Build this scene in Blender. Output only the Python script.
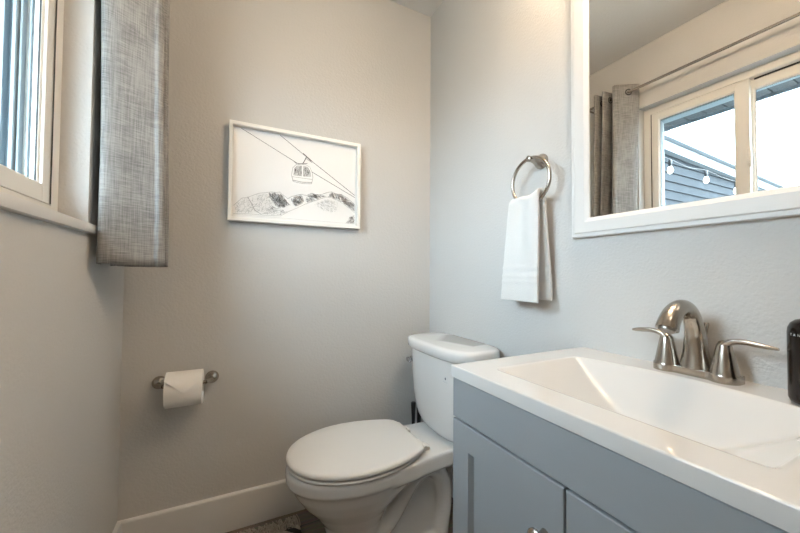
import bpy, bmesh, math, random
from math import sin, cos, pi, radians
from mathutils import Vector, Matrix

random.seed(7)
for o in list(bpy.data.objects):
    bpy.data.objects.remove(o)
S = bpy.context.scene
COL = S.collection

# ------------------------------------------------------------------ camera
yaw, pit, rol = radians(26.6), radians(1.4), radians(0.4)
F = Vector((sin(yaw) * cos(pit), cos(yaw) * cos(pit), sin(pit)))
R0 = Vector((cos(yaw), -sin(yaw), 0))
U0 = R0.cross(F)
R = R0 * cos(rol) + U0 * sin(rol)
U = -R0 * sin(rol) + U0 * cos(rol)
cam_d = bpy.data.cameras.new('camera')
cam = bpy.data.objects.new('camera', cam_d)
COL.objects.link(cam)
m = Matrix.Identity(4)
for i in range(3):
    m[i][0], m[i][1], m[i][2] = R[i], U[i], -F[i]
m[2][3] = 1.032
cam.matrix_world = m
cam_d.sensor_width = 36.0
cam_d.lens = 338.0 * 36.0 / 800.0
cam_d.clip_start = 0.01
S.camera = cam

# ------------------------------------------------------------------ light and exposure
SKY_STRENGTH = 12.0
VANITY_GLOW = 60.0
FILL_GLOW = 5.5
WARM = (1.0, 0.76, 0.52)
S.view_settings.view_transform = 'Standard'
S.view_settings.look = 'None'
S.view_settings.gamma = 1.0
S.view_settings.use_curve_mapping = False
S.view_settings.exposure = 0.97

W = bpy.data.worlds.new('sky')
S.world = W
W.use_nodes = True
wn = W.node_tree.nodes
wl = W.node_tree.links
bg = wn['Background']
tc = wn.new('ShaderNodeTexCoord')
sep = wn.new('ShaderNodeSeparateXYZ')
wl.new(tc.outputs['Generated'], sep.inputs[0])
ramp = wn.new('ShaderNodeValToRGB')
ramp.color_ramp.elements[0].position = 0.0
ramp.color_ramp.elements[0].color = (0.30, 0.31, 0.32, 1)
ramp.color_ramp.elements[1].position = 0.12
ramp.color_ramp.elements[1].color = (0.74, 0.88, 1.0, 1)
wl.new(sep.outputs['Z'], ramp.inputs[0])
wl.new(ramp.outputs[0], bg.inputs[0])
bg.inputs[1].default_value = SKY_STRENGTH

# ------------------------------------------------------------------ room numbers
XL, XR, YB, YF, ZC = -0.347, 0.954, 1.55, -1.35, 2.44
WY0, WY1, WZ0, WZ1 = 0.27, 1.19, 1.15, 2.066      # window opening in the left wall

# ------------------------------------------------------------------ materials
MATS = {}


def mat(name, color, rough=0.5, metal=0.0, spec=0.5, bump=None, var=None, coat=0.0, emit=None, trans=0.0):
    """bump=(scale, strength, distance); var=(scale, amount) : soft colour variation"""
    if name in MATS:
        return MATS[name]
    M = bpy.data.materials.new(name)
    M.use_nodes = True
    nt = M.node_tree
    b = nt.nodes['Principled BSDF']
    b.inputs['Base Color'].default_value = (*color, 1)
    b.inputs['Roughness'].default_value = rough
    b.inputs['Metallic'].default_value = metal
    b.inputs['Specular IOR Level'].default_value = spec
    b.inputs['Coat Weight'].default_value = coat
    b.inputs['Transmission Weight'].default_value = trans
    if emit:
        b.inputs['Emission Color'].default_value = (*emit[0], 1)
        b.inputs['Emission Strength'].default_value = emit[1]
    t = nt.nodes.new('ShaderNodeTexCoord')
    if var:
        n = nt.nodes.new('ShaderNodeTexNoise')
        n.inputs['Scale'].default_value = var[0]
        n.inputs['Detail'].default_value = 4
        nt.links.new(t.outputs['Object'], n.inputs['Vector'])
        r = nt.nodes.new('ShaderNodeValToRGB')
        k = var[1]
        r.color_ramp.elements[0].position = 0.3
        r.color_ramp.elements[1].position = 0.7
        r.color_ramp.elements[0].color = (*[c * (1 - k) for c in color], 1)
        r.color_ramp.elements[1].color = (*[min(1, c * (1 + k)) for c in color], 1)
        nt.links.new(n.outputs['Fac'], r.inputs[0])
        nt.links.new(r.outputs[0], b.inputs['Base Color'])
    if bump:
        n = nt.nodes.new('ShaderNodeTexNoise')
        n.inputs['Scale'].default_value = bump[0]
        n.inputs['Detail'].default_value = 3
        nt.links.new(t.outputs['Object'], n.inputs['Vector'])
        bp = nt.nodes.new('ShaderNodeBump')
        bp.inputs['Strength'].default_value = bump[1]
        bp.inputs['Distance'].default_value = bump[2]
        nt.links.new(n.outputs['Fac'], bp.inputs['Height'])
        nt.links.new(bp.outputs[0], b.inputs['Normal'])
    MATS[name] = M
    return M


M_wall = mat('wall paint', (0.55, 0.543, 0.53), 0.75, spec=0.3, bump=(130, 0.45, 0.003), var=(2.0, 0.012))
M_ceil = mat('ceiling paint', (0.64, 0.635, 0.625), 0.85, spec=0.2, bump=(80, 0.4, 0.004))
M_trim = mat('white trim paint', (0.68, 0.675, 0.665), 0.4, bump=(14, 0.05, 0.002))
M_vinyl = mat('white window vinyl', (0.73, 0.71, 0.67), 0.38, bump=(20, 0.04, 0.001))
M_porc = mat('white porcelain', (0.71, 0.71, 0.705), 0.12, spec=0.5, coat=0.4, var=(3, 0.01))
M_seat = mat('white toilet seat plastic', (0.72, 0.71, 0.69), 0.3, var=(3, 0.01))
M_top = mat('cultured marble', (0.62, 0.615, 0.605), 0.09, coat=0.3, var=(5, 0.015))
M_cab = mat('grey cabinet paint', (0.30, 0.322, 0.342), 0.45, bump=(30, 0.05, 0.001), var=(6, 0.015))
M_cabin = mat('cabinet inside', (0.10, 0.11, 0.12), 0.7, var=(6, 0.05))
M_nick = mat('brushed nickel', (0.43, 0.39, 0.345), 0.21, metal=1.0, bump=(220, 0.06, 0.0005))
M_nickd = mat('dark nickel', (0.30, 0.28, 0.26), 0.3, metal=1.0, bump=(220, 0.06, 0.0005))
M_chrome = mat('chrome', (0.55, 0.55, 0.56), 0.08, metal=1.0, var=(8, 0.02))
M_towel = mat('white terry cloth', (0.72, 0.715, 0.70), 0.95, spec=0.1, bump=(520, 0.9, 0.003))
M_paper = mat('toilet paper', (0.86, 0.84, 0.81), 0.95, spec=0.1, bump=(260, 0.25, 0.001))
M_card = mat('cardboard core', (0.40, 0.31, 0.22), 0.9, bump=(100, 0.2, 0.001))
M_frame = mat('white picture frame', (0.82, 0.80, 0.76), 0.4, bump=(30, 0.05, 0.001))
M_art = mat('drawing paper', (0.80, 0.79, 0.775), 0.6, var=(4, 0.01))
M_ink = mat('graphite dark', (0.11, 0.10, 0.10), 0.8, var=(60, 0.3))
M_inkm = mat('graphite mid', (0.36, 0.355, 0.35), 0.8, var=(80, 0.25))
M_inkl = mat('graphite light', (0.60, 0.595, 0.585), 0.8, var=(80, 0.12))
M_black = mat('black plastic', (0.012, 0.012, 0.013), 0.4, bump=(60, 0.05, 0.001))
M_bottle = mat('dark bottle plastic', (0.008, 0.005, 0.004), 0.2, spec=0.3, var=(10, 0.2))
M_print = mat('white print', (0.85, 0.85, 0.85), 0.5, var=(20, 0.02))
M_emblem = mat('blue black emblem', (0.03, 0.05, 0.09), 0.3, var=(20, 0.1))
M_emblem_grey = mat('grey emblem script', (0.42, 0.44, 0.47), 0.4, var=(20, 0.1))
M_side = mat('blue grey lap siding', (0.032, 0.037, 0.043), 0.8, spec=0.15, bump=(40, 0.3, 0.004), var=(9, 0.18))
M_fascia = mat('pale fascia paint', (0.22, 0.245, 0.27), 0.5, bump=(20, 0.1, 0.002))
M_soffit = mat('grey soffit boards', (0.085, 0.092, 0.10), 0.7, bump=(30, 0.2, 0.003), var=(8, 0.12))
M_board = mat('blue grey corner board', (0.40, 0.50, 0.56), 0.55, bump=(20, 0.15, 0.002), var=(5, 0.06))
M_gutter = mat('pale downspout metal', (0.62, 0.70, 0.75), 0.4, bump=(20, 0.1, 0.001))
M_roof = mat('roof shingle', (0.10, 0.10, 0.11), 0.9, bump=(60, 0.6, 0.01), var=(30, 0.3))
M_ground = mat('exterior ground', (0.22, 0.22, 0.20), 0.9, bump=(10, 0.4, 0.02), var=(3, 0.2))
M_ext = mat('exterior trim darkened for daylight', (0.27, 0.32, 0.35), 0.5, bump=(30, 0.05, 0.001))  # outdoor light difference is put into this darker, bluer colour of the tracks
M_rubber = mat('dark gasket', (0.03, 0.03, 0.03), 0.7, bump=(60, 0.05, 0.001))
M_rug_cream = mat('cream wool', (0.40, 0.36, 0.31), 0.95, spec=0.1, bump=(150, 0.8, 0.006), var=(60, 0.2))
M_bulb = mat('lit bulb', (1, 1, 1), 0.3, emit=((1.0, 0.86, 0.66), 6.0), var=(5, 0.01))
M_opal = mat('lit opal glass', (1, 1, 1), 0.3, emit=(WARM, VANITY_GLOW), var=(5, 0.01))
M_opal2 = mat('lit fill light diffuser', (1, 1, 1), 0.3, emit=((1.0, 0.86, 0.70), FILL_GLOW), var=(5, 0.01))


def nodes_of(name):
    M = bpy.data.materials.new(name)
    M.use_nodes = True
    return M, M.node_tree, M.node_tree.nodes['Principled BSDF']


def math_node(nt, op, a, b=None):
    n = nt.nodes.new('ShaderNodeMath')
    n.operation = op
    for i, v in enumerate((a, b)):
        if v is None:
            continue
        if isinstance(v, (int, float)):
            n.inputs[i].default_value = v
        else:
            nt.links.new(v, n.inputs[i])
    return n.outputs[0]


def linen():
    M, nt, b = nodes_of('grey linen weave')
    t = nt.nodes.new('ShaderNodeTexCoord')
    outs = []
    for sc in ((900, 900, 28), (60, 60, 900)):
        mp = nt.nodes.new('ShaderNodeMapping')
        mp.inputs['Scale'].default_value = sc
        nt.links.new(t.outputs['Object'], mp.inputs[0])
        n = nt.nodes.new('ShaderNodeTexNoise')
        n.inputs['Scale'].default_value = 0.45
        n.inputs['Detail'].default_value = 3
        nt.links.new(mp.outputs[0], n.inputs['Vector'])
        outs.append(n.outputs['Fac'])
    big = nt.nodes.new('ShaderNodeTexNoise')
    big.inputs['Scale'].default_value = 9
    nt.links.new(t.outputs['Object'], big.inputs['Vector'])
    s = math_node(nt, 'ADD', outs[0], outs[1])
    s = math_node(nt, 'MULTIPLY', s, 0.5)
    s2 = math_node(nt, 'MULTIPLY', big.outputs['Fac'], 0.25)
    s3 = math_node(nt, 'ADD', math_node(nt, 'MULTIPLY', s, 0.75), s2)
    r = nt.nodes.new('ShaderNodeValToRGB')
    r.color_ramp.elements[0].position = 0.36
    r.color_ramp.elements[0].color = (0.20, 0.197, 0.195, 1)
    r.color_ramp.elements[1].position = 0.60
    r.color_ramp.elements[1].color = (0.46, 0.452, 0.44, 1)
    nt.links.new(s3, r.inputs[0])
    nt.links.new(r.outputs[0], b.inputs['Base Color'])
    b.inputs['Roughness'].default_value = 0.95
    b.inputs['Specular IOR Level'].default_value = 0.1
    bp = nt.nodes.new('ShaderNodeBump')
    bp.inputs['Strength'].default_value = 0.4
    bp.inputs['Distance'].default_value = 0.001
    nt.links.new(s, bp.inputs['Height'])
    nt.links.new(bp.outputs[0], b.inputs['Normal'])
    tr = nt.nodes.new('ShaderNodeBsdfTranslucent')
    nt.links.new(r.outputs[0], tr.inputs['Color'])
    mx = nt.nodes.new('ShaderNodeMixShader')
    mx.inputs[0].default_value = 0.18
    nt.links.new(b.outputs[0], mx.inputs[1])
    nt.links.new(tr.outputs[0], mx.inputs[2])
    nt.links.new(mx.outputs[0], nt.nodes['Material Output'].inputs[0])
    return M


def glass():
    M, nt, b = nodes_of('window glass')
    nt.nodes.remove(b)
    tr = nt.nodes.new('ShaderNodeBsdfTransparent')
    tr.inputs[0].default_value = (0.95, 0.98, 0.98, 1)
    gl = nt.nodes.new('ShaderNodeBsdfGlossy')
    gl.inputs['Roughness'].default_value = 0.0
    fr = nt.nodes.new('ShaderNodeFresnel')
    fr.inputs[0].default_value = 1.35
    mx = nt.nodes.new('ShaderNodeMixShader')
    ge = nt.nodes.new('ShaderNodeNewGeometry')     # reflect at the face the light meets first, once per pane
    front = math_node(nt, 'SUBTRACT', 1.0, ge.outputs['Backfacing'])
    nt.links.new(math_node(nt, 'MULTIPLY', fr.outputs[0], front), mx.inputs[0])
    nt.links.new(tr.outputs[0], mx.inputs[1])
    nt.links.new(gl.outputs[0], mx.inputs[2])
    nt.links.new(mx.outputs[0], nt.nodes['Material Output'].inputs[0])
    return M


def mirror_mat():
    M, nt, b = nodes_of('silvered mirror')
    b.inputs['Base Color'].default_value = (0.90, 0.91, 0.90, 1)
    b.inputs['Metallic'].default_value = 1
    b.inputs['Roughness'].default_value = 0.0
    return M


def planks():
    M, nt, b = nodes_of('grey brown floor planks')
    t = nt.nodes.new('ShaderNodeTexCoord')
    br = nt.nodes.new('ShaderNodeTexBrick')
    br.inputs['Scale'].default_value = 1.0
    br.inputs['Brick Width'].default_value = 1.2
    br.inputs['Row Height'].default_value = 0.16
    br.inputs['Mortar Size'].default_value = 0.0015
    br.inputs['Color1'].default_value = (0.125, 0.105, 0.092, 1)
    br.inputs['Color2'].default_value = (0.175, 0.150, 0.132, 1)
    br.inputs['Mortar'].default_value = (0.03, 0.025, 0.022, 1)
    nt.links.new(t.outputs['Object'], br.inputs['Vector'])
    mp = nt.nodes.new('ShaderNodeMapping')
    mp.inputs['Scale'].default_value = (3, 60, 1)
    nt.links.new(t.outputs['Object'], mp.inputs[0])
    n = nt.nodes.new('ShaderNodeTexNoise')
    n.inputs['Scale'].default_value = 1.5
    n.inputs['Detail'].default_value = 6
    nt.links.new(mp.outputs[0], n.inputs['Vector'])
    mx = nt.nodes.new('ShaderNodeMixRGB')
    mx.blend_type = 'OVERLAY'
    mx.inputs[0].default_value = 0.7
    nt.links.new(br.outputs[0], mx.inputs[1])
    nt.links.new(n.outputs['Color'], mx.inputs[2])
    nt.links.new(mx.outputs[0], b.inputs['Base Color'])
    b.inputs['Roughness'].default_value = 0.45
    return M


def rug_mat():
    M, nt, b = nodes_of('cream and black shag')
    t = nt.nodes.new('ShaderNodeTexCoord')
    v = nt.nodes.new('ShaderNodeTexWave')
    v.wave_type = 'BANDS'
    v.bands_direction = 'DIAGONAL'
    v.inputs['Scale'].default_value = 9
    v.inputs['Distortion'].default_value = 2.5
    nt.links.new(t.outputs['Object'], v.inputs['Vector'])
    r = nt.nodes.new('ShaderNodeValToRGB')
    r.color_ramp.elements[0].position = 0.35
    r.color_ramp.elements[0].color = (0.03, 0.028, 0.026, 1)
    r.color_ramp.elements[1].position = 0.5
    r.color_ramp.elements[1].color = (0.46, 0.42, 0.36, 1)
    nt.links.new(v.outputs['Fac'], r.inputs[0])
    nt.links.new(r.outputs[0], b.inputs['Base Color'])
    b.inputs['Roughness'].default_value = 0.95
    return M


M_linen, M_glass, M_mirror, M_floor, M_rug = linen(), glass(), mirror_mat(), planks(), rug_mat()

# ------------------------------------------------------------------ helpers
ORIGIN = {}


def empty(name, loc, label, cat, group=None):
    o = bpy.data.objects.new(name, None)
    o.empty_display_size = 0.05
    COL.objects.link(o)
    o.location = loc
    ORIGIN[o.name] = Vector(loc)
    o['label'] = label
    o['category'] = cat
    if group:
        o['group'] = group
    return o


def obj(name, bm, mats, parent=None, smooth=True, origin=None, angle=40):
    """One mesh object. bm is in world coordinates; children keep the origin of their thing."""
    og = ORIGIN[parent.name] if parent else Vector(origin or (0, 0, 0))
    me = bpy.data.meshes.new(name)
    bmesh.ops.translate(bm, verts=bm.verts, vec=-og)
    bmesh.ops.recalc_face_normals(bm, faces=bm.faces)
    bm.to_mesh(me)
    bm.free()
    for mm in (mats if isinstance(mats, (list, tuple)) else [mats]):
        me.materials.append(mm)
    if smooth:
        me.shade_smooth()
        me.set_sharp_from_angle(angle=radians(angle))
    o = bpy.data.objects.new(name, me)
    COL.objects.link(o)
    if parent:
        o.parent = parent
    else:
        o.location = og
    ORIGIN[o.name] = og
    return o


def tag(o, label, cat, group=None, kind=None):
    o['label'] = label
    o['category'] = cat
    if group:
        o['group'] = group
    if kind:
        o['kind'] = kind
    return o


def struct(o, label=None, cat=None):
    o['kind'] = 'structure'
    if label:
        o['label'] = label
    if cat:
        o['category'] = cat
    return o


def nb():
    return bmesh.new()


def box(bm, x0, x1, y0, y1, z0, z1, bev=0.0, seg=2, mi=0):
    r = bmesh.ops.create_cube(bm, size=1.0)
    vs = r['verts']
    bmesh.ops.scale(bm, vec=(x1 - x0, y1 - y0, z1 - z0), verts=vs)
    bmesh.ops.translate(bm, vec=((x0 + x1) / 2, (y0 + y1) / 2, (z0 + z1) / 2), verts=vs)
    fs = list({f for v in vs for f in v.link_faces})
    for f in fs:
        f.material_index = mi
    if bev > 0:
        es = list({e for v in vs for e in v.link_edges})
        bmesh.ops.bevel(bm, geom=es, offset=bev, segments=seg, profile=0.5, affect='EDGES')
    return bm


def loft(bm, rings, cap=True, mi=0, closed=True):
    vv = [[bm.verts.new(p) for p in r] for r in rings]
    n = len(vv[0])
    for a, b in zip(vv, vv[1:]):
        for i in range(n if closed else n - 1):
            j = (i + 1) % n
            try:
                f = bm.faces.new((a[i], a[j], b[j], b[i]))
                f.material_index = mi
            except ValueError:
                pass
    if cap:
        for r in (vv[0], vv[-1]):
            try:
                f = bm.faces.new(r)
                f.material_index = mi
            except ValueError:
                pass
    return vv


def catmull(pts, n=8):
    P = [Vector(p) for p in pts]
    P = [P[0] * 2 - P[1]] + P + [P[-1] * 2 - P[-2]]
    out = []
    for i in range(1, len(P) - 2):
        a, b, c, d = P[i - 1:i + 3]
        for k in range(n):
            t = k / n
            out.append(0.5 * ((2 * b) + (c - a) * t + (2 * a - 5 * b + 4 * c - d) * t * t + (3 * b - a - 3 * c + d) * t ** 3))
    out.append(P[-2])
    return out


def tube(bm, pts, rad, seg=16, cap=True, up=(0, 0, 1), ell=(1, 1), mi=0):
    """Sweep; rad a number or a list per point; ell scales the section along (side, normal)."""
    pts = [Vector(p) for p in pts]
    n = len(pts)
    rings = []
    ref = Vector(up)
    prev = None
    for i, p in enumerate(pts):
        t = (pts[min(i + 1, n - 1)] - pts[max(i - 1, 0)]).normalized()
        if prev is None:
            s = t.cross(ref)
            if s.length < 1e-4:
                s = t.cross(Vector((1, 0, 0)))
            s.normalize()
        else:
            s = (prev - t * prev.dot(t)).normalized()
        prev = s
        q = s.cross(t)
        r = rad[i] if isinstance(rad, (list, tuple)) else rad
        rings.append([p + s * (r * ell[0] * cos(2 * pi * k / seg)) + q * (r * ell[1] * sin(2 * pi * k / seg)) for k in range(seg)])
    loft(bm, rings, cap, mi)
    return bm


def lathe(bm, c, prof, seg=32, axis='z', mi=0, cap=True):
    """prof: list of (radius, height along axis) from c."""
    c = Vector(c)
    rings = []
    for r, h in prof:
        ring = []
        for k in range(seg):
            a = 2 * pi * k / seg
            u, v = r * cos(a), r * sin(a)
            p = {'z': (u, v, h), 'x': (h, u, v), 'y': (u, h, v)}[axis]
            ring.append(c + Vector(p))
        rings.append(ring)
    loft(bm, rings, cap, mi)
    return bm


def torus(bm, c, R_, r, axis='x', seg=48, sub=14, mi=0):
    c = Vector(c)
    rings = []
    for i in range(seg + 1):
        a = 2 * pi * i / seg
        ring = []
        for k in range(sub):
            b = 2 * pi * k / sub
            rr, h = R_ + r * cos(b), r * sin(b)
            u, v = rr * cos(a), rr * sin(a)
            p = {'x': (h, u, v), 'y': (u, h, v), 'z': (u, v, h)}[axis]
            ring.append(c + Vector(p))
        rings.append(ring)
    loft(bm, rings, cap=False, mi=mi)
    bmesh.ops.remove_doubles(bm, verts=bm.verts, dist=1e-6)
    return bm


def rect_profile(bm, u0, u1, v0, v1, prof, fn, fill=True, close=False, mi=0, fill_mi=0):
    """Mitred moulding round a rectangle: prof = (inset, height) rows, fn(u, v, h) -> point."""
    rings = []
    for d, h in prof:
        rings.append([fn(u0 + d, v0 + d, h), fn(u1 - d, v0 + d, h), fn(u1 - d, v1 - d, h), fn(u0 + d, v1 - d, h)])
    if close:
        rings.append(rings[0])
    vv = loft(bm, rings, cap=False, mi=mi)
    if fill:
        bm.faces.new(vv[-1]).material_index = fill_mi
    if close:
        bmesh.ops.remove_doubles(bm, verts=bm.verts, dist=1e-6)
    return bm


# ================================================================== THE SETTING
T = 0.13
bm = nb(); box(bm, XL - T, XR + T, YF - T, YB + T, -0.10, 0.0)
struct(obj('floor', bm, M_floor, smooth=False))
bm = nb(); box(bm, XL - T, XR + T, YF - T, YB + T, ZC, ZC + 0.1)
struct(obj('ceiling', bm, M_ceil, smooth=False))
bm = nb(); box(bm, XL - T, XR + T, YB, YB + T, 0, ZC)
struct(obj('wall_back', bm, M_wall, smooth=False))
bm = nb(); box(bm, XR, XR + T, YF, YB, 0, ZC)
struct(obj('wall_right', bm, M_wall, smooth=False))
bm = nb()
box(bm, XL - T, XL, YF, WY0, 0, ZC)
box(bm, XL - T, XL, WY1, YB, 0, ZC)
box(bm, XL - T, XL, WY0, WY1, 0, WZ0)
box(bm, XL - T, XL, WY0, WY1, WZ1, ZC)
bmesh.ops.remove_doubles(bm, verts=bm.verts, dist=1e-5)
struct(obj('wall_left', bm, M_wall, smooth=False))
bm = nb(); box(bm, XL - T, XR + T, YF - T, YF, 0, ZC)
struct(obj('wall_front', bm, M_wall, smooth=False))


def skirting(name, pts):
    """pts: two ends on the wall foot (x, y) and inward normal"""
    (xa, ya), (xb, yb), (nx, ny) = pts
    prof = [(0, 0), (0.015, 0), (0.015, 0.136), (0.0143, 0.1395), (0.012, 0.1425), (0.0, 0.144)]
    bm = nb()
    rings = []
    for (x, y) in ((xa, ya), (xb, yb)):
        rings.append([(x + nx * d, y + ny * d, h) for d, h in prof])
    loft(bm, rings)
    return struct(obj(name, bm, M_trim, smooth=False))


skirting('baseboard_back', ((XL, YB), (XR, YB), (0, -1)))
skirting('baseboard_left', ((XL, YF), (XL, YB - 0.0151), (1, 0)))
skirting('baseboard_right', ((XR, 0.69), (XR, YB - 0.0151), (-1, 0)))

# window sill board
bm = nb(); box(bm, -0.402, -0.332, WY0 - 0.045, 1.236, 1.138, 1.1625, bev=0.003)
struct(obj('trim_1', bm, M_trim))

# window_1: vinyl slider with two sashes
win = bpy.data.objects.new('window_1', None)
COL.objects.link(win)
win.location = (-0.43, 0.73, WZ0)
ORIGIN['window_1'] = Vector(win.location)
win['kind'] = 'structure'


def wmap(x):
    return lambda u, v, h: (x + h, u, v)


Z0w = 1.163
bm = nb()
rect_profile(bm, WY0, WY1, Z0w, WZ1, [(0, -0.062), (0, 0.0), (0.036, 0.0), (0.039, -0.004), (0.039, -0.062)], wmap(-0.408), fill=False, close=True)
obj('window_frame', bm, M_vinyl, win, smooth=False)
bm = nb()   # head track lip over the outer sash
box(bm, -0.440, -0.434, WY0 + 0.04, 0.70, WZ1 - 0.046, WZ1 - 0.038)
box(bm, -0.4085, -0.4075, 1.1475, 1.1515, 1.203, WZ1 - 0.04)
obj('window_gasket', bm, M_rubber, win, smooth=False)
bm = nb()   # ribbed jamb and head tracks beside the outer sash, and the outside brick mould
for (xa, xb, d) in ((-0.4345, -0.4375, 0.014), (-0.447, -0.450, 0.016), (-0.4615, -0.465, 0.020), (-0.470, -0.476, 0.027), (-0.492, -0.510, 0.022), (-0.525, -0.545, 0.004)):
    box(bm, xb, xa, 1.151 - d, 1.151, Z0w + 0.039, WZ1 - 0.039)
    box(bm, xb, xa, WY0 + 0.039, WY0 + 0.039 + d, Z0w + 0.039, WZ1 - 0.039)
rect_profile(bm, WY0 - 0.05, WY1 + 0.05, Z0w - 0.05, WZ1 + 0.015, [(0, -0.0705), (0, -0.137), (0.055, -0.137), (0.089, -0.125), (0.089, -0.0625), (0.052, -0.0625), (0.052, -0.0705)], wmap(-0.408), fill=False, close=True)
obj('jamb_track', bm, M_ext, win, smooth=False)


def sash(y0, y1, x, label=None, st=0.036, zb=1.203, zt=2.026, bot=0.042, top=0.040, sl=None, sr=None):
    bm = nb()
    a = sl if sl else st
    b = sr if sr else st
    # stiles and rails with a small inner bead
    for (u0, u1, v0, v1) in ((y0, y0 + a, zb, zt), (y1 - b, y1, zb, zt), (y0 + a, y1 - b, zb, zb + bot), (y0 + a, y1 - b, zt - top, zt)):
        box(bm, x - 0.024, x, u0, u1, v0, v1, bev=0.0015, seg=1)
    rect_profile(bm, y0 + a - 0.004, y1 - b + 0.004, zb + bot - 0.004, zt - top + 0.004,
                 [(0, -0.004), (0.009, -0.009), (0.009, -0.016), (0, -0.016)], wmap(x), fill=False, close=True)
    s = obj('sash', bm, M_vinyl, win, smooth=False)
    bm = nb()
    rect_profile(bm, y0 + a, y1 - b, zb + bot, zt - top, [(0.003, -0.010), (0.0055, -0.010), (0.0055, -0.0135), (0.003, -0.0135)], wmap(x), fill=False, close=True)
    obj('gasket', bm, M_rubber, s, smooth=False)
    bm = nb()
    box(bm, x - 0.014, x - 0.0125, y0 + a - 0.002, y1 - b + 0.002, zb + bot - 0.002, zt - top + 0.002)
    obj('pane', bm, M_glass, s, smooth=False)
    return s


s1 = sash(0.712, 1.149, -0.410, sl=0.054)
s2 = sash(0.309, 0.735, -0.441, sr=0.030, top=0.050, zt=2.0265)
# latch on the meeting stile
bm = nb()
box(bm, -0.410, -0.398, 0.704, 0.722, 1.60, 1.67, bev=0.004)
box(bm, -0.402, -0.390, 0.700, 0.712, 1.575, 1.63, bev=0.004)
obj('latch', bm, M_vinyl, win)

# door behind the camera
dr = bpy.data.objects.new('door_1', None)
COL.objects.link(dr)
dr.location = (0.30, YF, 0)
ORIGIN['door_1'] = Vector(dr.location)
dr['kind'] = 'structure'
bm = nb()
rect_profile(bm, -0.08, 0.68, 0.005, 2.03, [(0, 0), (0, 0.02), (0.1, 0.02), (0.11, 0.012)], lambda u, v, h: (u, YF + h, v))
obj('door_leaf', bm, M_trim, dr, smooth=False)
bm = nb()
lathe(bm, (0.0, YF + 0.02, 0.98), [(0.026, 0), (0.026, 0.006), (0.010, 0.012), (0.010, 0.035), (0.026, 0.045), (0.028, 0.058), (0.018, 0.07)], axis='y')
obj('door_knob', bm, M_nick, dr)

# ------------------------------------------------------------------ vanity lamp of the room and an added fill light
vl = empty('vanity_light', (XR, 0.375, 2.29), 'brushed nickel bath bar with three lit opal globes high above the mirror', 'light')
bm = nb(); box(bm, XR - 0.022, XR - 0.0005, 0.10, 0.65, 2.26, 2.32, bev=0.006)
obj('back_plate', bm, M_nick, vl)
for yy in (0.215, 0.375, 0.535):
    bm = nb()
    tube(bm, catmull([(XR - 0.02, yy, 2.29), (XR - 0.09, yy, 2.295), (XR - 0.185, yy, 2.28), (XR - 0.19, yy, 2.255)], 6), 0.008)
    lathe(bm, (XR - 0.19, yy, 2.22), [(0.020, 0.04), (0.028, 0.02), (0.028, 0.0)])
    a = obj('arm', bm, M_nick, vl)
    bm = nb()
    bmesh.ops.create_uvsphere(bm, u_segments=24, v_segments=14, radius=0.045)
    bmesh.ops.translate(bm, verts=bm.verts, vec=(XR - 0.19, yy, 2.178))
    obj('globe', bm, M_opal, vl)
cl = empty('added_fill_light', (0.30, -0.45, ZC), 'added unseen round fill light with a lit white diffuser on the ceiling', 'light')  # unseen fill lamp, added to brighten faces turned towards the camera
bm = nb(); lathe(bm, (0.30, -0.45, ZC), [(0.17, -0.0005), (0.17, -0.02), (0.16, -0.025)])
obj('base', bm, M_nick, cl)
bm = nb(); lathe(bm, (0.30, -0.45, ZC), [(0.158, -0.0255), (0.150, -0.05), (0.11, -0.075), (0.05, -0.085), (0.001, -0.087)])
obj('diffuser', bm, M_opal2, cl)

# ================================================================== OUTSIDE THE WINDOW
bm = nb(); box(bm, -30, XL - T - 0.01, -12, 14, -0.55, -0.45)
struct(obj('ground', bm, M_ground, smooth=False))
# eave of this house: boarded soffit and fascia
bm = nb()
y = -1.6
while y < 1.68:
    box(bm, -0.86, XL - T - 0.001, y, y + 0.094, 2.085, 2.105, bev=0.003, seg=1)
    y += 0.098
box(bm, -0.865, XL - T - 0.001, -1.6, 1.69, 2.1055, 2.12)
eav = struct(obj('trim_2', bm, M_soffit, smooth=False))
bm = nb(); box(bm, -0.885, -0.866, -1.6, 1.69, 2.070, 2.22, bev=0.003)
struct(obj('trim_3', bm, M_fascia, smooth=False))

YW = 1.70
wing = empty('building', (-3.0, YW, -0.45), 'blue grey lap sided wing with pale roof edge seen through the window in the mirror', 'building')
bm = nb()
z = -0.45
prof = []
while z < 2.22:
    prof += [(YW, z), (YW - 0.012, z)]
    z += 0.085
    prof += [(YW - 0.001, z)]
prof += [(YW + 0.1, z), (YW + 0.1, -0.45)]
loft(bm, [[(x, yy, zz) for yy, zz in prof] for x in (-8.0, -0.56)])
obj('siding', bm, M_side, wing, smooth=False)
bm = nb()   # grooved corner boards where the wing meets the house wall
for (xa, xb, ya) in ((-0.90, -0.80, 1.685), (-0.797, -0.745, 1.665), (-0.742, -0.690, 1.69), (-0.687, -0.655, 1.66), (-0.652, -0.60, 1.69), (-0.597, -0.565, 1.665), (-0.562, -0.48, 1.69)):
    box(bm, xa, xb, ya, YW + 0.1, -0.45, 2.08, bev=0.003, seg=1)
obj('corner_board', bm, M_board, wing, smooth=False)


def rake(bm, y0, y1, dz0, dz1, xa=-0.9, xb=-9.0):
    za, zb = 2.39, 2.02
    r = []
    for x, zt in ((xa, za), (xb, zb)):
        r.append([(x, y0, zt + dz0), (x, y1, zt + dz0), (x, y1, zt + dz1), (x, y0, zt + dz1)])
    loft(bm, r)


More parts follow.
